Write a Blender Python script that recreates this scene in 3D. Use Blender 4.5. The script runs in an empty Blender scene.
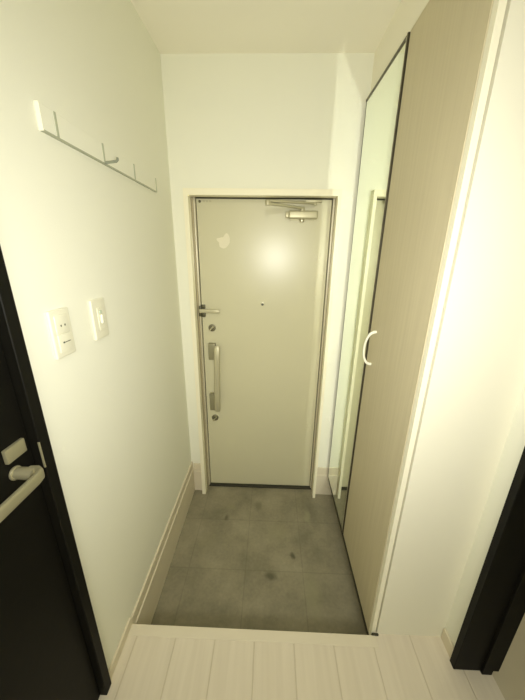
import bpy, bmesh, math, random
from mathutils import Vector, Matrix
random.seed(7)
scene = bpy.context.scene
COL = scene.collection

# ------------------------------------------------------------------ helpers
def BM(): return bmesh.new()

def add_box(bm, x0, x1, y0, y1, z0, z1, bevel=0.0, seg=2):
    g = bmesh.ops.create_cube(bm, size=1.0)
    vs = g['verts']
    for v in vs:
        v.co = Vector(((x0 + x1) / 2 + v.co.x * (x1 - x0), (y0 + y1) / 2 + v.co.y * (y1 - y0), (z0 + z1) / 2 + v.co.z * (z1 - z0)))
    if bevel > 0:
        es = list({e for v in vs for e in v.link_edges})
        bmesh.ops.bevel(bm, geom=es, offset=bevel, segments=seg, profile=0.6, affect='EDGES')
    return bm

def add_prism(bm, pts, vec):
    """closed polygon (world points) extruded by vec"""
    a = [bm.verts.new(Vector(p)) for p in pts]
    b = [bm.verts.new(Vector(p) + Vector(vec)) for p in pts]
    n = len(pts)
    bm.faces.new(a); bm.faces.new(b[::-1])
    for i in range(n):
        bm.faces.new((a[i], b[i], b[(i + 1) % n], a[(i + 1) % n]))
    bmesh.ops.recalc_face_normals(bm, faces=bm.faces)
    return bm

def add_cyl(bm, c, axis, r, h, seg=24, r2=None, bevel=0.0):
    """cylinder from point c along unit axis"""
    ax = Vector(axis).normalized()
    m = Matrix.Translation(Vector(c) + ax * h / 2) @ ax.to_track_quat('Z', 'Y').to_matrix().to_4x4()
    g = bmesh.ops.create_cone(bm, cap_ends=True, segments=seg, radius1=r, radius2=r if r2 is None else r2, depth=h, matrix=m)
    if bevel > 0:
        caps = [f for f in {f for v in g['verts'] for f in v.link_faces} if len(f.verts) > 4]
        es = list({e for f in caps for e in f.edges})
        bmesh.ops.bevel(bm, geom=es, offset=bevel, segments=2, profile=0.5, affect='EDGES')
    return bm

def add_sweep(bm, path, w, h, up=(0, 0, 1), n=10, taper=None):
    """elliptic-ish rounded section swept along a path. w: side width, h: size along up"""
    P = [Vector(p) for p in path]; up = Vector(up); rings = []
    for i, p in enumerate(P):
        t = (P[min(i + 1, len(P) - 1)] - P[max(i - 1, 0)]).normalized()
        s = t.cross(up)
        s = s.normalized() if s.length > 1e-6 else Vector((1, 0, 0))
        u = s.cross(t).normalized()
        k = taper[i] if taper else 1.0
        ring = []
        for j in range(n):
            a = 2 * math.pi * (j + .5) / n
            ca, sa = math.cos(a), math.sin(a)
            e = 0.55
            ca = math.copysign(abs(ca) ** e, ca); sa = math.copysign(abs(sa) ** e, sa)
            ring.append(bm.verts.new(p + s * ca * w / 2 * k + u * sa * h / 2 * k))
        rings.append(ring)
    for a, b in zip(rings, rings[1:]):
        for j in range(n):
            bm.faces.new((a[j], a[(j + 1) % n], b[(j + 1) % n], b[j]))
    bm.faces.new(rings[0][::-1]); bm.faces.new(rings[-1])
    bmesh.ops.recalc_face_normals(bm, faces=bm.faces)
    return bm

ORG = {}
def obj(name, bm, mat, parent=None, smooth=False):
    lo = Vector((min(v.co.x for v in bm.verts), min(v.co.y for v in bm.verts), min(v.co.z for v in bm.verts)))
    hi = Vector((max(v.co.x for v in bm.verts), max(v.co.y for v in bm.verts), max(v.co.z for v in bm.verts)))
    org = Vector(((lo.x + hi.x) / 2, (lo.y + hi.y) / 2, lo.z))
    for v in bm.verts: v.co -= org
    me = bpy.data.meshes.new(name); bm.to_mesh(me); bm.free()
    me.materials.append(mat)
    if smooth:
        for p in me.polygons: p.use_smooth = True
        try: me.set_sharp_from_angle(angle=math.radians(38))
        except Exception: pass
    o = bpy.data.objects.new(name, me); COL.objects.link(o)
    if parent:
        o.parent = parent; o.location = org - ORG[parent.name]
    else:
        o.location = org
    ORG[o.name] = org
    return o

def thing(name, label, cat, loc, group=None):
    o = bpy.data.objects.new(name, None); COL.objects.link(o)
    o.empty_display_size = .05
    o.location = loc; ORG[o.name] = Vector(loc)
    o['label'] = label; o['category'] = cat
    if group: o['group'] = group
    return o

def struct(name, bm, mat, label=None, cat=None, smooth=False):
    o = obj(name, bm, mat, None, smooth); o['kind'] = 'structure'
    if label: o['label'] = label
    if cat: o['category'] = cat
    return o

# ------------------------------------------------------------------ materials
def new_mat(name):
    m = bpy.data.materials.new(name); m.use_nodes = True
    nt = m.node_tree; b = nt.nodes['Principled BSDF']
    return m, nt, b
def mat(name, col, rough=.5, metal=0., coat=0., spec=.5, noise=0., nscale=20., bump=0., bscale=200.):
    m, nt, b = new_mat(name)
    b.inputs['Base Color'].default_value = (*col, 1)
    b.inputs['Roughness'].default_value = rough; b.inputs['Metallic'].default_value = metal
    b.inputs['Coat Weight'].default_value = coat; b.inputs['Coat Roughness'].default_value = .1
    b.inputs['Specular IOR Level'].default_value = spec
    tc = nt.nodes.new('ShaderNodeTexCoord')
    if noise > 0:
        n = nt.nodes.new('ShaderNodeTexNoise'); n.inputs['Scale'].default_value = nscale; n.inputs['Detail'].default_value = 4
        nt.links.new(tc.outputs['Object'], n.inputs['Vector'])
        mx = nt.nodes.new('ShaderNodeMix'); mx.data_type = 'RGBA'
        mx.inputs['A'].default_value = (*[c * (1 - noise) for c in col], 1); mx.inputs['B'].default_value = (*[min(1, c * (1 + noise)) for c in col], 1)
        nt.links.new(n.outputs['Fac'], mx.inputs['Factor']); nt.links.new(mx.outputs['Result'], b.inputs['Base Color'])
    if bump > 0:
        n = nt.nodes.new('ShaderNodeTexNoise'); n.inputs['Scale'].default_value = bscale; n.inputs['Detail'].default_value = 3
        nt.links.new(tc.outputs['Object'], n.inputs['Vector'])
        bp = nt.nodes.new('ShaderNodeBump'); bp.inputs['Strength'].default_value = bump; bp.inputs['Distance'].default_value = .001
        nt.links.new(n.outputs['Fac'], bp.inputs['Height']); nt.links.new(bp.outputs['Normal'], b.inputs['Normal'])
    return m

M = {}
WALL = (.80, .80, .69)
M['wall'] = mat('wallpaper_white', WALL, .85, noise=.015, nscale=3, bump=.25, bscale=260, spec=.2)
M['panel'] = mat('cream_end_panel', (.74, .72, .60), .6, noise=.01, nscale=3, spec=.3)
M['ceil'] = mat('ceiling_paper', (.86, .83, .71), .9, noise=.015, nscale=3, bump=.2, bscale=260, spec=.2)
M['trim'] = mat('cream_trim', (.80, .77, .62), .45, noise=.02, nscale=8)
M['skirt'] = mat('skirting_cream', (.66, .60, .46), .5, noise=.04, nscale=10)
M['casing'] = mat('door_casing_cream', (.84, .80, .62), .4)
M['jamb'] = mat('bronze_metal_jamb', (.42, .37, .235), .4, metal=.25)
M['jambL'] = mat('aluminium_frame', (.78, .74, .60), .3, metal=.6)
M['gasket'] = mat('dark_rubber_gasket', (.03, .028, .015), .7)
M['leaf'] = mat('painted_steel_door', (.585, .56, .39), .31, noise=.02, nscale=4, bump=.06, bscale=90, coat=.0, spec=.5)
M['steel'] = mat('brushed_steel', (.58, .55, .42), .32, metal=.9)
M['steelp'] = mat('champagne_paint_metal', (.50, .47, .32), .4, metal=.35)
M['darkm'] = mat('dark_metal', (.09, .085, .05), .35, metal=.6)
M['oldbrass'] = mat('satin_nickel_lever', (.36, .335, .215), .38, metal=.5)
M['darkm2'] = mat('dark_nickel', (.22, .205, .14), .3, metal=.7)
M['chrome'] = mat('chrome', (.75, .73, .62), .12, metal=1.)
M['resid'] = mat('sticker_residue_paper', (.74, .70, .54), .8, noise=.05, nscale=120)
M['mirror'] = mat('mirror_silver', (.86, .91, .80), .0, metal=1.)
M['mframe'] = mat('dark_bronze_frame', (.10, .09, .06), .35, metal=.7)
M['white'] = mat('white_plastic', (.74, .725, .59), .35, noise=.0)
M['whiteg'] = mat('white_gloss_plastic', (.82, .81, .68), .12, coat=.6)
M['mark'] = mat('printed_mark', (.10, .11, .08), .5)
M['mint'] = mat('pale_green_indicator', (.50, .60, .48), .2, coat=.5)
M['dark'] = mat('near_black_wood_laminate', (.0045, .0042, .0028), .55, noise=.3, nscale=30, bump=.15, bscale=60, spec=.14)
M['hooks'] = mat('grey_hook_metal', (.42, .44, .34), .4, metal=.3)
M['hookd'] = mat('darker_grey_hook', (.24, .26, .20), .4, metal=.3)
M['beige'] = mat('beige_vinyl', (.52, .46, .32), .5, noise=.05, nscale=12)

# taupe laminate with fine vertical grain
def laminate():
    m, nt, b = new_mat('taupe_woodgrain_laminate')
    tc = nt.nodes.new('ShaderNodeTexCoord'); mp = nt.nodes.new('ShaderNodeMapping'); mp.inputs['Scale'].default_value = (40, 40, 1.3)
    n = nt.nodes.new('ShaderNodeTexNoise'); n.inputs['Scale'].default_value = 2.2; n.inputs['Detail'].default_value = 6
    cr = nt.nodes.new('ShaderNodeValToRGB')
    cr.color_ramp.elements[0].position = .3; cr.color_ramp.elements[0].color = (.525, .465, .315, 1)
    cr.color_ramp.elements[1].position = .7; cr.color_ramp.elements[1].color = (.57, .51, .35, 1)
    nt.links.new(tc.outputs['Object'], mp.inputs['Vector']); nt.links.new(mp.outputs['Vector'], n.inputs['Vector'])
    nt.links.new(n.outputs['Fac'], cr.inputs['Fac']); nt.links.new(cr.outputs['Color'], b.inputs['Base Color'])
    b.inputs['Roughness'].default_value = .55
    return m
M['taupe'] = laminate()

def grid_lines(nt, tc, x0, dx, y0, dy, w):
    """returns socket = 1 on joint lines (object-space world-aligned coordinates)"""
    sp = nt.nodes.new('ShaderNodeSeparateXYZ'); nt.links.new(tc, sp.inputs[0])
    outs = []
    for ax, o0, d in (('X', x0, dx), ('Y', y0, dy)):
        if not d: continue
        a = nt.nodes.new('ShaderNodeMath'); a.operation = 'SUBTRACT'; a.inputs[1].default_value = o0 - d * .5
        nt.links.new(sp.outputs[ax], a.inputs[0])
        f = nt.nodes.new('ShaderNodeMath'); f.operation = 'FLOORED_MODULO'; f.inputs[1].default_value = d; nt.links.new(a.outputs[0], f.inputs[0])
        s = nt.nodes.new('ShaderNodeMath'); s.operation = 'SUBTRACT'; s.inputs[1].default_value = d * .5; nt.links.new(f.outputs[0], s.inputs[0])
        ab = nt.nodes.new('ShaderNodeMath'); ab.operation = 'ABSOLUTE'; nt.links.new(s.outputs[0], ab.inputs[0])
        mr = nt.nodes.new('ShaderNodeMapRange'); mr.inputs['From Min'].default_value = w * .5; mr.inputs['From Max'].default_value = w * 1.3
        mr.inputs['To Min'].default_value = 1; mr.inputs['To Max'].default_value = 0; nt.links.new(ab.outputs[0], mr.inputs['Value'])
        outs.append(mr.outputs[0])
    if len(outs) == 1: return outs[0]
    mx = nt.nodes.new('ShaderNodeMath'); mx.operation = 'MAXIMUM'; nt.links.new(outs[0], mx.inputs[0]); nt.links.new(outs[1], mx.inputs[1])
    return mx.outputs[0]

def mixc(nt, fac, a, b):
    mx = nt.nodes.new('ShaderNodeMix'); mx.data_type = 'RGBA'
    if hasattr(fac, 'links'): nt.links.new(fac, mx.inputs['Factor'])
    else: mx.inputs['Factor'].default_value = fac
    for k, v in (('A', a), ('B', b)):
        if isinstance(v, tuple): mx.inputs[k].default_value = (*v, 1)
        else: nt.links.new(v, mx.inputs[k])
    return mx.outputs['Result']

def spot_mask(nt, geo, c, r, soft=.6, sy=1., warp=.02):
    """soft irregular blotch at world xy c with radius r"""
    n = nt.nodes.new('ShaderNodeTexNoise'); n.inputs['Scale'].default_value = 22; n.inputs['Detail'].default_value = 4
    nt.links.new(geo, n.inputs['Vector'])
    ad = nt.nodes.new('ShaderNodeVectorMath'); ad.operation = 'MULTIPLY_ADD'
    nt.links.new(n.outputs['Color'], ad.inputs[0]); ad.inputs[1].default_value = (warp * 2,) * 3; nt.links.new(geo, ad.inputs[2])
    sb = nt.nodes.new('ShaderNodeVectorMath'); sb.operation = 'SUBTRACT'; nt.links.new(ad.outputs[0], sb.inputs[0]); sb.inputs[1].default_value = (c[0] + warp, c[1] + warp, warp)
    ml = nt.nodes.new('ShaderNodeVectorMath'); ml.operation = 'MULTIPLY'; nt.links.new(sb.outputs[0], ml.inputs[0]); ml.inputs[1].default_value = (1, 1 / sy, 0)
    ln = nt.nodes.new('ShaderNodeVectorMath'); ln.operation = 'LENGTH'; nt.links.new(ml.outputs[0], ln.inputs[0])
    mr = nt.nodes.new('ShaderNodeMapRange'); mr.interpolation_type = 'SMOOTHSTEP'
    mr.inputs['From Min'].default_value = r * (1 - soft); mr.inputs['From Max'].default_value = r
    mr.inputs['To Min'].default_value = 1; mr.inputs['To Max'].default_value = 0
    nt.links.new(ln.outputs['Value'], mr.inputs['Value'])
    return mr.outputs[0]

def tile_mat():
    m, nt, b = new_mat('grey_stone_look_floor_tile')
    geo = nt.nodes.new('ShaderNodeNewGeometry').outputs['Position']
    n1 = nt.nodes.new('ShaderNodeTexNoise'); n1.inputs['Scale'].default_value = 5; n1.inputs['Detail'].default_value = 7; n1.inputs['Roughness'].default_value = .6
    n2 = nt.nodes.new('ShaderNodeTexNoise'); n2.inputs['Scale'].default_value = 70; n2.inputs['Detail'].default_value = 5
    nt.links.new(geo, n1.inputs['Vector']); nt.links.new(geo, n2.inputs['Vector'])
    cr = nt.nodes.new('ShaderNodeValToRGB')
    e = cr.color_ramp.elements
    e[0].position = .32; e[0].color = (.178, .162, .106, 1); e[1].position = .70; e[1].color = (.30, .272, .185, 1)
    nt.links.new(n1.outputs['Fac'], cr.inputs['Fac'])
    c = mixc(nt, .5, cr.outputs['Color'], cr.outputs['Color'])
    mr = nt.nodes.new('ShaderNodeMapRange'); mr.inputs['To Min'].default_value = .82; mr.inputs['To Max'].default_value = 1.18; nt.links.new(n2.outputs['Fac'], mr.inputs['Value'])
    mu = nt.nodes.new('ShaderNodeVectorMath'); mu.operation = 'SCALE'; nt.links.new(c, mu.inputs[0]); nt.links.new(mr.outputs[0], mu.inputs['Scale'])
    c = mu.outputs[0]
    # dirt and scuffs, plus two long pale streaks painted as mirror-reflected light
    for cc, r, sy, col, k in (((.066, 1.075), .045, .7, (.075, .068, .035), .75), ((.19, 1.19), .022, 1.3, (.06, .055, .03), .8),
                              ((-.22, 1.42), .02, 1.6, (.07, .06, .035), .7), ((.27, 1.0), .07, 2.2, (.27, .26, .15), .45),
                              ((-.20, 1.50), .05, .8, (.26, .25, .14), .4), ((.10, 1.33), .10, .9, (.27, .25, .15), .35), ((-.30, 1.25), .08, 1.2, (.25, .23, .14), .3),
                              ((.30, 1.45), .03, 2.5, (.30, .29, .18), .6), ((-.02, 1.52), .04, 1.4, (.10, .09, .05), .5)):
        s = spot_mask(nt, geo, cc, r, .8, sy)
        f = nt.nodes.new('ShaderNodeMath'); f.operation = 'MULTIPLY'; f.inputs[1].default_value = k; nt.links.new(s, f.inputs[0])
        c = mixc(nt, f.outputs[0], c, col)
    ln = grid_lines(nt, geo, -.07, .305, 1.10, .305, .003)
    f = nt.nodes.new('ShaderNodeMath'); f.operation = 'MULTIPLY'; f.inputs[1].default_value = .22; nt.links.new(ln, f.inputs[0])
    c = mixc(nt, f.outputs[0], c, (.085, .078, .045))
    nt.links.new(c, b.inputs['Base Color'])
    b.inputs['Roughness'].default_value = .6
    bp = nt.nodes.new('ShaderNodeBump'); bp.inputs['Strength'].default_value = .25; bp.inputs['Distance'].default_value = .001
    nt.links.new(n2.outputs['Fac'], bp.inputs['Height']); nt.links.new(bp.outputs['Normal'], b.inputs['Normal'])
    return m
M['tile'] = tile_mat()
M['nosing'] = mat('nosing_laminate', (.69, .63, .50), .4, noise=.02, nscale=10)
M['blocks'] = mat('olive_grey_metal', (.30, .28, .18), .4, metal=.4)

def board_mat():
    m, nt, b = new_mat('whitewashed_floorboards')
    geo = nt.nodes.new('ShaderNodeNewGeometry').outputs['Position']
    mp = nt.nodes.new('ShaderNodeMapping'); mp.inputs['Scale'].default_value = (26, 1.6, 1); nt.links.new(geo, mp.inputs['Vector'])
    n1 = nt.nodes.new('ShaderNodeTexNoise'); n1.inputs['Scale'].default_value = 2; n1.inputs['Detail'].default_value = 6; nt.links.new(mp.outputs[0], n1.inputs['Vector'])
    cr = nt.nodes.new('ShaderNodeValToRGB'); e = cr.color_ramp.elements
    e[0].position = .3; e[0].color = (.65, .585, .47, 1); e[1].position = .72; e[1].color = (.71, .645, .525, 1)
    nt.links.new(n1.outputs['Fac'], cr.inputs['Fac'])
    ln = grid_lines(nt, geo, 0.0, .1495, 0, 0, .0022)
    f = nt.nodes.new('ShaderNodeMath'); f.operation = 'MULTIPLY'; f.inputs[1].default_value = .4; nt.links.new(ln, f.inputs[0])
    c = mixc(nt, f.outputs[0], cr.outputs['Color'], (.44, .37, .25))
    nt.links.new(c, b.inputs['Base Color']); b.inputs['Roughness'].default_value = .28
    inv = nt.nodes.new('ShaderNodeMath'); inv.operation = 'SUBTRACT'; inv.inputs[0].default_value = 1; nt.links.new(ln, inv.inputs[1])
    bp = nt.nodes.new('ShaderNodeBump'); bp.inputs['Strength'].default_value = .6; bp.inputs['Distance'].default_value = .002
    nt.links.new(inv.outputs[0], bp.inputs['Height'])
    nt.links.new(bp.outputs['Normal'], b.inputs['Normal'])
    return m
M['board'] = board_mat()

# ------------------------------------------------------------------ dimensions (metres, entrance floor = 0)
XL = -.4926; YB = 1.65; ZC = 2.46; S = .2115; YS = .732
XF = .4544; ZT = 2.277; ZB = .169; YM = 1.2138; XW = .7251; YE = .742
C0, C1, CZ = -.4171, .3700, 1.911
D0, D1, DZ, DY = -.3748, .3418, 1.8804, 1.696
YR = -3.2      # wall behind the viewer

# ------------------------------------------------------------------ room shell
b = BM(); add_box(b, XL - .1, .9, YS - .02, 1.85, -.1, 0); struct('floor_entrance', b, M['tile'], 'grey stone-look tile floor of the sunken entrance', 'floor')
b = BM(); add_box(b, XL - .1, .84, YR, YS - .037, S - .12, S)
struct('floor', b, M['board'], 'whitewashed plank floor of the raised hall', 'floor')
b = BM(); add_box(b, XL + .0006, .466, YS - .037, YS, 0, S + .0015, .0025)
struct('trim_1', b, M['nosing'], 'cream step nosing along the edge of the raised hall floor', 'step edge')
b = BM(); add_box(b, .466, XW, YS - .037, YE + .011, 0, S, 0)
struct('trim_2', b, M['board'])
# left wall with the opening of the dark door
LD0, LD1, LDZ = -.24, .548, 2.19
b = BM(); add_box(b, XL - .1, XL, LD1, YB + .2, 0, ZC); add_box(b, XL - .1, XL, YR, LD0, 0, ZC); add_box(b, XL - .1, XL, LD0, LD1, LDZ, ZC)
struct('wall_left', b, M['wall'], 'left white papered wall', 'wall')
b = BM()
add_box(b, XL, C0 + .01, YB, YB + .2, 0, ZC); add_box(b, C1 - .01, .9, YB, YB + .2, 0, ZC); add_box(b, C0 + .01, C1 - .01, YB, YB + .2, CZ - .01, ZC)
struct('wall_back', b, M['wall'], 'white wall around the entrance door', 'wall')
b = BM(); add_box(b, XL - .1, 1.9, YR - .1, YB + .2, ZC, ZC + .1); struct('ceiling', b, M['ceil'], 'off-white ceiling', 'ceiling')
# wall behind the cabinet, bulkhead above it, end wall facing the hall
b = BM(); add_box(b, .80, .9, YE + .005, YB, 0, ZC); struct('wall_right_entrance', b, M['wall'])
b = BM(); add_box(b, .470, .80, YE + .012, YB, ZT + .006, ZC); struct('wall_bulkhead', b, M['ceil'], 'bulkhead above the tall cabinet', 'wall')
b = BM(); add_box(b, XF + .0195, XW, YE - .004, YE + .012, S, ZC); struct('wall_right_end', b, M['panel'], 'cream end wall beside the tall cabinet facing the hall', 'wall')
# right hall wall with doorway
RD0, RD1, RDZ = -.14, .657, 2.19
b = BM(); add_box(b, XW, XW + .13, RD1, YE + .012, 0, ZC); add_box(b, XW, XW + .13, YR, RD0, 0, ZC); add_box(b, XW, XW + .13, RD0, RD1, LDZ, ZC)
struct('wall_right', b, M['wall'], 'right hall wall with a dark framed doorway', 'wall')
b = BM(); add_box(b, XL - .1, 1.9, YR - .1, YR, 0, ZC); struct('wall_rear', b, M['wall'])
# room through the right doorway
b = BM(); add_box(b, .84, 1.9, YR, 1.0, S - .12, S - .002); struct('floor_side_room', b, M['beige'])
b = BM(); add_box(b, 1.8, 1.9, YR, 1.0, S, ZC); struct('wall_side_room', b, M['wall'])
b = BM(); add_box(b, XW + .13, 1.8, .9, 1.0, S, ZC); struct('wall_side_room_end', b, M['wall'])

# skirting boards: plain riser board topped by a thin stepped board
def skirt(name, x0, x1, y0, y1, dirx, z0, zmid, ztop):
    b = BM()
    if dirx:   # runs along y, face towards +x (dirx=1) or -x
        fx = (lambda t: (x0, x0 + t) if dirx > 0 else (x0 - t, x0))
        if zmid > z0: a = fx(.014); add_box(b, a[0], a[1], y0, y1, z0, zmid, .001, 1)
        a = fx(.009); add_box(b, a[0], a[1], y0, y1, max(z0, zmid), ztop, .002, 2)
    else:
        if zmid > z0: add_box(b, x0, x1, y0 - .014, y0, z0, zmid, .001, 1)
        add_box(b, x0, x1, y0 - .009, y0, max(z0, zmid), ztop, .002, 2)
    return struct(name, b, M['skirt'])
skirt('baseboard_left', XL, 0, YS, YB, 1, 0, .185, .235)
skirt('baseboard_left_hall', XL, 0, LD1 + .016, YS, 1, S, S, .250)
skirt('baseboard_back', XL + .014, C0, YB, 0, 0, 0, .165, .222)
skirt('baseboard_back_right', C1, .79, YB, 0, 0, 0, .165, .222)
b = BM(); add_box(b, XW - .009, XW, RD1 + .012, YE - .006, S, S + .055, .002); struct('baseboard_right', b, M['skirt'])

# ------------------------------------------------------------------ entrance door
b = BM()
DB = .014
add_box(b, D0, D1, DY, DY + .04, DB, DZ, .0015, 1)
door = struct('door_1', b, M['leaf'], 'beige painted steel entrance door with a long pull handle', 'door')
# cream casing round the opening
b = BM(); CF = YB - .048
t = .024; tr = .017
add_prism(b, [(C0, CF, 0), (C0 + t, CF, 0), (C0 + t, CF, CZ - .03), (C1 - tr, CF, CZ - .03), (C1 - tr, CF, 0), (C1, CF, 0), (C1, CF, CZ), (C0, CF, CZ)], (0, .048, 0))
obj('casing', b, M['casing'], door)
# bronze coloured jamb set back behind the casing
b = BM(); JF = CF + .045
# reveal running from the casing back to the leaf
b.free(); b = BM()
xa, xb = C0 + t - .004, C1 - tr + .004
add_box(b, xa - .012, xa, CF + .0305, DY + .04, 0, CZ - .03, 0)
add_box(b, xb, xb + .012, CF + .0305, DY + .04, 0, CZ - .03, 0)
add_box(b, xa, xb, CF + .0305, DY + .04, CZ - .03 + .003, CZ - .018, 0)
# stop faces beside the leaf
add_box(b, xa, D0 - .011, DY - .012, DY + .04, 0, DZ + .010, 0)
add_box(b, D1 + .011, xb, DY - .012, DY + .04, 0, DZ + .010, 0)
add_box(b, xa, xb, DY - .012, DY + .04, DZ + .010, CZ - .03 + .003, 0)
obj('door_frame', b, M['jamb'], door)
for x0, x1 in ((D0 - .012, D0 - .0035), (D1 + .0035, D1 + .012)):
    b = BM(); add_box(b, x0, x1, DY - .016, DY + .01, 0, DZ + .006, .001, 1); obj('metal_edge', b, M['jambL'], door)
b = BM(); add_box(b, D0 - .004, D1 + .004, DY + .012, DY + .038, 0, DZ + .008); 
obj('gasket', b, M['gasket'], door)
b = BM(); add_box(b, D0 - .01, D1 + .01, DY - .02, DY + .04, 0, .013, .002, 1); obj('threshold', b, M['gasket'], door)

# door guard arm
g = BM(); add_box(g, -.3765, -.352, DY - .022, DY, 1.296, 1.318, .003); add_box(g, -.3765, -.352, DY - .022, DY, 1.247, 1.270, .003)
add_box(g, -.387, -.3735, DY - .030, DY - .004, 1.252, 1.312, .003)
guard = obj('door_guard', g, M['darkm'], door, True); guard['label'] = 'dark hinged door guard bracket'
g = BM(); add_sweep(g, [(-.382, DY - .031, 1.285), (-.36, DY - .031, 1.285), (-.30, DY - .031, 1.284), (-.270, DY - .031, 1.283), (-.262, DY - .029, 1.283)], .012, .022, n=12, taper=[1, 1, 1, 1, .7])
obj('guard_arm', g, M['steelp'], guard, True)
# two lock cylinders with thumb turns
for (lx, lz) in ((-.318, 1.178), (-.3225, .560)):
    g = BM(); add_cyl(g, (lx, DY, lz), (0, -1, 0), .0225, .008, 32, r2=.021, bevel=.002)
    lk = obj('lock_rosette', g, M['darkm2'], door, True)
    g = BM(); add_sweep(g, [(lx - .010, DY - .016, lz - .013), (lx - .009, DY - .018, lz - .011), (lx, DY - .019, lz), (lx + .009, DY - .018, lz + .011), (lx + .010, DY - .016, lz + .013)], .010, .016, up=(0, 1, 0), n=12, taper=[.7, 1, 1, 1, .7])
    tt = obj('thumb_turn', g, M['chrome'], lk, True)
# pull handle
def wx(z): return 0.0
g = BM(); add_box(g, -.342, -.298, DY - .034, DY, .982, 1.086, .006)
pull = obj('pull_handle', g, M['blocks'], door, True)
g = BM(); add_box(g, -.348, -.300, DY - .034, DY, .632, .748, .006); obj('handle_mount', g, M['blocks'], pull, True)
g = BM(); add_sweep(g, [(-.2950, DY - .044, .640), (-.2948, DY - .050, .652), (-.2925, DY - .052, .75), (-.290, DY - .053, .86), (-.2865, DY - .052, .98), (-.284, DY - .050, 1.062), (-.2838, DY - .044, 1.074)], .026, .036, up=(1, 0, 0), n=16, taper=[.85, 1, 1, 1, 1, 1, .85])
obj('grip_bar', g, M['steelp'], pull, True)
# peephole
g = BM(); add_cyl(g, (-.0153, DY, 1.3284), (0, -1, 0), .0115, .004, 24, bevel=.001); pe = obj('peephole', g, M['steelp'], door, True)
g = BM(); add_cyl(g, (-.0153, DY - .004, 1.3254), (0, -1, 0), .0070, .0015, 20); obj('peephole_lens', g, M['mark'], pe, True)
# door closer
g = BM(); add_box(g, .115, .268, DY - .048, DY - .004, 1.782, 1.822, .010, 3); add_box(g, .100, .118, DY - .042, DY - .006, 1.788, 1.816, .006)
add_box(g, .125, .255, DY - .006, DY, 1.776, 1.826, .001, 1)
cl = obj('door_closer', g, M['steelp'], door, True)
g = BM(); add_cyl(g, (.187, DY - .026, 1.784), (0, 0, -1), .013, .016, 20, bevel=.003); obj('closer_spindle', g, M['steel'], cl, True)
g = BM(); add_sweep(g, [(.187, DY - .026, 1.834), (.10, DY - .075, 1.838), (.02, DY - .115, 1.840), (.005, DY - .120, 1.840)], .022, .013, n=10)
add_cyl(g, (.187, DY - .026, 1.820), (0, 0, 1), .012, .020, 18, bevel=.002); add_cyl(g, (.008, DY - .119, 1.832), (0, 0, 1), .012, .024, 18, bevel=.002)
obj('closer_arm', g, M['steelp'], cl, True)
g = BM(); add_sweep(g, [(.008, DY - .119, 1.852), (.13, DY - .075, 1.855), (.25, DY - .030, 1.858)], .022, .012, n=10)
add_box(g, .20, .285, DY - .042, DY - .0125, 1.862, 1.872, .002); add_cyl(g, (.25, DY - .030, 1.848), (0, 0, 1), .010, .018, 18, bevel=.002)
obj('closer_link', g, M['steelp'], cl, True)
# small screw cap and pale fixing marks in the upper left corner
g = BM(); add_cyl(g, (-.356, DY, 1.866), (0, -1, 0), .007, .003, 18, bevel=.0008); obj('screw_cap', g, M['darkm'], door, True)
for xx in (-.334, -.317, -.300):
    g = BM(); add_box(g, xx - .006, xx + .006, DY - .0012, DY, 1.863, 1.872, .0004, 1); obj('fixing_mark', g, M['steelp'], door)
# torn pale residue of a sticker
px = [(135,256),(148,240),(170,236),(196,232),(216,224),(240,224),(262,212),(280,182),(303,158),(328,162),(350,190),(366,240),(364,300),(345,340),(312,375),(285,395),(250,402),(215,392),(188,372),(182,340),(180,305),(155,285)]
U = 1 / 17.5 / 176.0
pts = [(-.234 + (x - 260) * U, DY - .0006, 1.668 - (y - 290) * U) for x, y in px]
g = BM(); add_prism(g, pts, (0, .0006, 0)); obj('sticker_residue', g, M['resid'], door)

# ------------------------------------------------------------------ tall shoe cabinet on the right
cab = thing('shoe_cabinet', 'tall built-in shoe cabinet floating above the tiles, with a mirror door and a taupe door', 'cabinet', (.63, 1.18, ZB))
b = BM()
add_box(b, XF + .022, .798, YE + .014, YB - .002, ZB + .002, ZT + .004, 0)
obj('carcass', b, M['white'], cab)
b = BM(); add_box(b, XF, XF + .0155, YE, YE + .020, ZB, ZT, .001, 1); sp = obj('side_panel', b, M['trim'], cab); sp['label'] = 'cream front edge strip'
b = BM(); add_box(b, XF - .001, XF + .020, YE + .0215, YM - .022, ZB, ZT, .0012, 1); td = obj('cabinet_door', b, M['taupe'], cab); td['label'] = 'taupe wood-grain door'
g = BM(); hy = 1.130
arc = []
for i in range(17):
    a = math.pi * i / 16
    arc.append((XF - .001 - .038 * math.sin(a) ** .8, hy - .006 * math.cos(a), 1.248 + .070 * math.cos(a)))
tp = [1.25, 1.3, 1.25, 1.1, 1, .95, .9, .9, .9, .9, .9, .95, 1, 1.1, 1.25, 1.3, 1.25]
add_sweep(g, arc, .009, .009, up=(0, 1, 0), n=14, taper=tp)
hd = obj('handle', g, M['whiteg'], td, True); hd['label'] = 'white arched handle'
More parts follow.
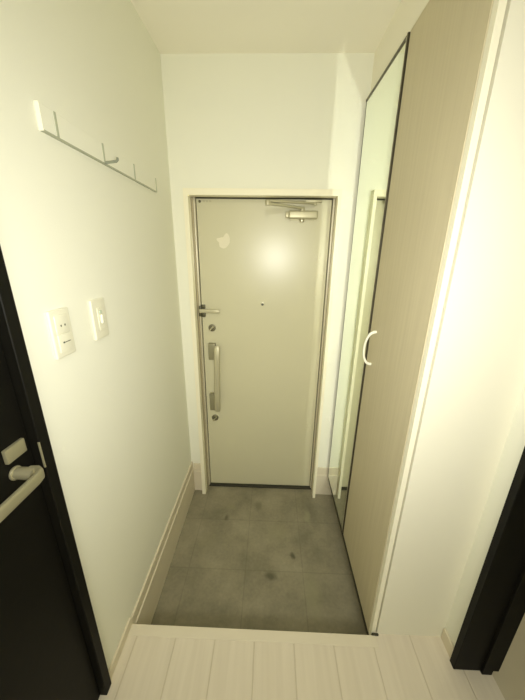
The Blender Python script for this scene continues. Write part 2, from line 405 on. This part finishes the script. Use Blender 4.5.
# mirror door
MY0, MY1 = YM - .018, YB - .030
b = BM()
add_box(b, XF + .001, XF + .020, MY0, MY1, ZB + .001, ZT, .0006, 1)
md = obj('mirror_door', b, M['mframe'], cab); md['label'] = 'mirrored door in a thin dark frame'
b = BM(); add_box(b, XF - .0005, XF + .001, MY0 + .022, MY1 - .004, ZB + .006, ZT - .008); obj('mirror_glass', b, M['mirror'], md)
b = BM(); add_box(b, XF - .006, XF + .001, MY0 + .001, MY0 + .009, ZB + .001, ZT, .0008, 1); obj('frame_strip', b, M['mframe'], md)
b = BM(); add_box(b, XF - .004, XF + .001, MY0 + .0105, MY0 + .0175, ZB + .004, ZT - .004, .0006, 1); fs = obj('metal_bead', b, M['jambL'], md)
b = BM(); add_box(b, XF - .004, XF + .001, MY0 + .0175, MY1, ZT - .008, ZT, .0006, 1); obj('frame_top', b, M['mframe'], md)
b = BM(); add_box(b, XF - .0015, XF + .001, MY1 - .004, MY1, ZB + .001, ZT - .008, .0004, 1); obj('frame_side', b, M['mframe'], md)
b = BM(); add_box(b, XF - .0015, XF + .001, MY0 + .0175, MY1, ZB, ZB + .006, .0004, 1); obj('frame_bottom', b, M['mframe'], md)
# the mirror door stands very slightly ajar, its far edge a little proud
ang = math.radians(.75); piv = Vector((XF + .004, MY0, 0)) - ORG[cab.name]; piv.z = 0
md.location = piv + Matrix.Rotation(ang, 3, 'Z') @ (md.location - piv); md.rotation_euler = (0, 0, ang)
# dark base strip under the doors
b = BM(); add_box(b, XF - .003, XF + .022, YE - .004, YB - .03, ZB - .020, ZB - .001, .001, 1); obj('base_strip', b, M['gasket'], cab)
b = BM(); add_box(b, XF - .002, XF + .024, YE - .012, YE - .0045, .196, .2165, .0015, 1); obj('strip_end', b, M['gasket'], cab)

# ------------------------------------------------------------------ dark door on the left
b = BM(); LF = XL - .006
add_box(b, LF - .034, LF, LD0 + .022, LD1 - .014, S + .006, LDZ - .018, .0015, 1)
dl = struct('door_2', b, M['dark'], 'nearly black interior door on the left wall with a metal lever', 'door')
b = BM(); CFx = XL + .015
for y0, y1 in ((LD1 - .012, LD1 + .018), (LD0 - .012, LD0 + .018)):
    add_box(b, XL - .1, CFx, y0, y1, S, LDZ + .012, .0015, 1)
add_box(b, XL - .1, CFx, LD0 + .018, LD1 - .012, LDZ - .016, LDZ + .012, .0015, 1)
obj('door_frame', b, M['dark'], dl)
b = BM(); add_box(b, CFx - .004, CFx + .0004, LD1 - .0130, LD1 - .0105, 1.128, 1.196, .0004, 1); q = obj('strike_plate', b, M['oldbrass'], dl)
b = BM(); add_box(b, LF - .001, LF + .008, .4700, .5175, 1.189, 1.221, .002); rl = obj('lock_cover', b, M['oldbrass'], dl, True)
g = BM(); add_cyl(g, (LF, .483, 1.158), (1, 0, 0), .015, .006, 28, bevel=.002); add_cyl(g, (LF + .005, .483, 1.158), (1, 0, 0), .0125, .040, 24, r2=.0135)
lv = obj('lever_handle', g, M['oldbrass'], dl, True)
g = BM(); add_sweep(g, [(LF + .034, .487, 1.160), (LF + .052, .486, 1.162), (LF + .063, .478, 1.164), (LF + .068, .462, 1.1655), (LF + .071, .43, 1.168), (LF + .073, .39, 1.170), (LF + .074, .355, 1.171), (LF + .066, .342, 1.171)], .010, .026, n=14)
obj('lever_grip', g, M['oldbrass'], lv, True)

# ------------------------------------------------------------------ dark doorway on the right
b = BM()
RF = XW - .014
for y0, y1 in ((RD1 - .013, RD1 + .012), (RD0 - .012, RD0 + .013)):
    add_box(b, RF, XW + .145, y0, y1, S, RDZ + .012, .0015, 1)
add_box(b, RF, XW + .145, RD0 + .013, RD1 - .013, RDZ - .013, RDZ + .012, .0015, 1)
dr = struct('door_3', b, M['dark'], 'near-black frame of the open doorway on the right', 'door frame')
b = BM()
add_box(b, .803, .838, RD1 - .023, RD1 - .013, S, RDZ - .013, .001, 1); add_box(b, .803, .838, RD0 + .013, RD0 + .023, S, RDZ - .013, .001, 1)
add_box(b, .803, .838, RD0 + .023, RD1 - .023, RDZ - .023, RDZ - .013, .001, 1)
obj('door_stop', b, M['dark'], dr)

# ------------------------------------------------------------------ coat hook rail
PX = XL + .010
rail = thing('coat_hook_rail', 'slim white coat hook rail high on the left wall with one hook folded out', 'coat rack', (XL, 1.09, 1.8595))
b = BM(); add_box(b, XL, PX - .001, .7545, 1.431, 1.863, 1.914, .0008, 1); obj('rail_panel', b, M['wall'], rail)
b = BM(); add_box(b, XL, PX, .7545, 1.431, 1.8595, 1.863, .0006, 1); obj('shaded_lip', b, M['hooks'], rail)['label'] = 'bottom edge with its shade put into the grey'  # shade on the panel's underside, drawn as a thin grey strip
b = BM(); add_box(b, XL, PX + .0005, .7525, .7545, 1.8595, 1.915, .0004, 1); obj('lit_end', b, M['whiteg'], rail)['label'] = 'near end face with its flash-lit brightness put into the white'  # panel's near end, flash-lit look set by a separate whiter piece
for i, y in enumerate((.803, 1.006, 1.2135, 1.424)):
    b = BM(); add_box(b, PX - .003, PX + .001, y - .004, y + .003, 1.863, 1.914, .0006, 1)
    ho = obj('hook_slot', b, M['hooks'], rail)
    if i == 1:
        g = BM(); add_sweep(g, [(PX, y, 1.8640), (PX + .018, y, 1.8650), (PX + .035, y, 1.8665), (PX + .0395, y, 1.871), (PX + .040, y, 1.877)], .007, .0055, up=(0, 1, 0), n=10)
        k = obj('folded_out_hook', g, M['hookd'], rail, True)

# ------------------------------------------------------------------ wall switches
def plate(y0, y1, z0, z1, label, kind):
    t = thing('wall_switch', label, 'light switch', (XL, (y0 + y1) / 2, z0))
    b = BM(); add_box(b, XL, XL + .0085, y0, y1, z0, z1, .0035, 3); obj('cover_plate', b, M['white'], t, True)
    yc, zc = (y0 + y1) / 2, (z0 + z1) / 2
    if kind == 2:
        for k, zz in enumerate((zc + .0235, zc - .0235)):
            b = BM(); add_box(b, XL + .008, XL + .0112, yc - .022, yc + .022, zz - .0225, zz + .0225, .0012, 2); r = obj('rocker', b, M['white'], t, True)
            if k == 0:
                for dy in (-.006, .008):
                    b = BM(); add_box(b, XL + .0110, XL + .0116, yc + dy - .002, yc + dy + .002, zz - .006, zz - .001); obj('indicator', b, M['mark'], r)
            else:
                b = BM(); add_box(b, XL + .0110, XL + .0116, yc - .010, yc - .003, zz - .001, zz + .003); obj('indicator', b, M['mark'], r)
                b = BM(); add_box(b, XL + .0110, XL + .0116, yc - .001, yc + .017, zz - .0002, zz + .0018); obj('marking', b, M['mark'], r)
    else:
        b = BM(); add_box(b, XL + .008, XL + .0105, yc - .0125, yc + .0125, zc - .034, zc + .034, .001, 1); ins = obj('insert', b, M['white'], t, True)
        b = BM(); add_box(b, XL + .010, XL + .017, yc - .005, yc + .006, zc - .014, zc + .014, .0035, 3); obj('toggle', b, M['whiteg'], ins, True)
        b = BM(); add_box(b, XL + .010, XL + .013, yc - .006, yc + .006, zc + .017, zc + .026, .001, 1); obj('indicator', b, M['mint'], ins, True)
plate(.652, .722, 1.3490, 1.4690, 'white wall plate with two stacked rockers, nearer the dark left door', 2)
plate(.8185, .8885, 1.3500, 1.4700, 'white wall plate with one small glossy toggle, nearer the entrance door', 1)

# ------------------------------------------------------------------ light
def led(name, loc, power, col, r):
    l = bpy.data.lights.new(name, 'SPOT'); l.spot_size = math.radians(142); l.spot_blend = 1.0; l.energy = power; l.color = col; l.shadow_soft_size = r
    o = bpy.data.objects.new(name, l); o.location = loc; o.rotation_euler = (math.radians(83), 0, math.radians(2)); COL.objects.link(o); return o
flash = led('phone_flash', (.070, .0, 1.578), 28, (1, .985, .90), .016)
al = bpy.data.lights.new('hall_fill_light', 'AREA'); al.shape = 'DISK'; al.size = .6; al.energy = 14; al.color = (1, .97, .86)  # added soft fill behind the camera to even out the flash, no fixture
ao = bpy.data.objects.new('hall_fill_light', al); ao.location = (.1, -1.0, ZC - .06); COL.objects.link(ao)
w = bpy.data.worlds.new('World'); scene.world = w; w.use_nodes = True
w.node_tree.nodes['Background'].inputs[0].default_value = (1, .96, .85, 1); w.node_tree.nodes['Background'].inputs[1].default_value = .3

# ------------------------------------------------------------------ camera (pinhole fit of the photograph)
cam = bpy.data.cameras.new('camera'); co = bpy.data.objects.new('camera', cam); COL.objects.link(co)
cam.sensor_fit = 'VERTICAL'; cam.sensor_height = 24; cam.lens = 289.68 / 700 * 24; cam.clip_start = .01
yaw, pitch, roll = map(math.radians, (-1.5732, 18.2281, .7973))
F = Vector((math.sin(yaw) * math.cos(pitch), math.cos(yaw) * math.cos(pitch), -math.sin(pitch)))
R = Vector((math.cos(yaw), -math.sin(yaw), 0)); Uv = R.cross(F)
R2 = R * math.cos(roll) + Uv * math.sin(roll); U2 = -R * math.sin(roll) + Uv * math.cos(roll)
co.matrix_world = Matrix(((R2.x, U2.x, -F.x, .0349), (R2.y, U2.y, -F.y, 0), (R2.z, U2.z, -F.z, 1.6024), (0, 0, 0, 1)))
scene.camera = co
vs = scene.view_settings
scene.display_settings.display_device = 'sRGB'
vs.view_transform = 'Standard'; vs.look = 'None'; vs.gamma = 1; vs.exposure = .80; vs.use_curve_mapping = False
scene.cycles.use_denoising = True
scene.cycles.max_bounces = 12; scene.cycles.diffuse_bounces = 8; scene.cycles.glossy_bounces = 6
scene.cycles.sample_clamp_indirect = 0
scene.cycles.blur_glossy = .015
scene.cycles.use_guiding = True; scene.cycles.guiding_training_samples = 64
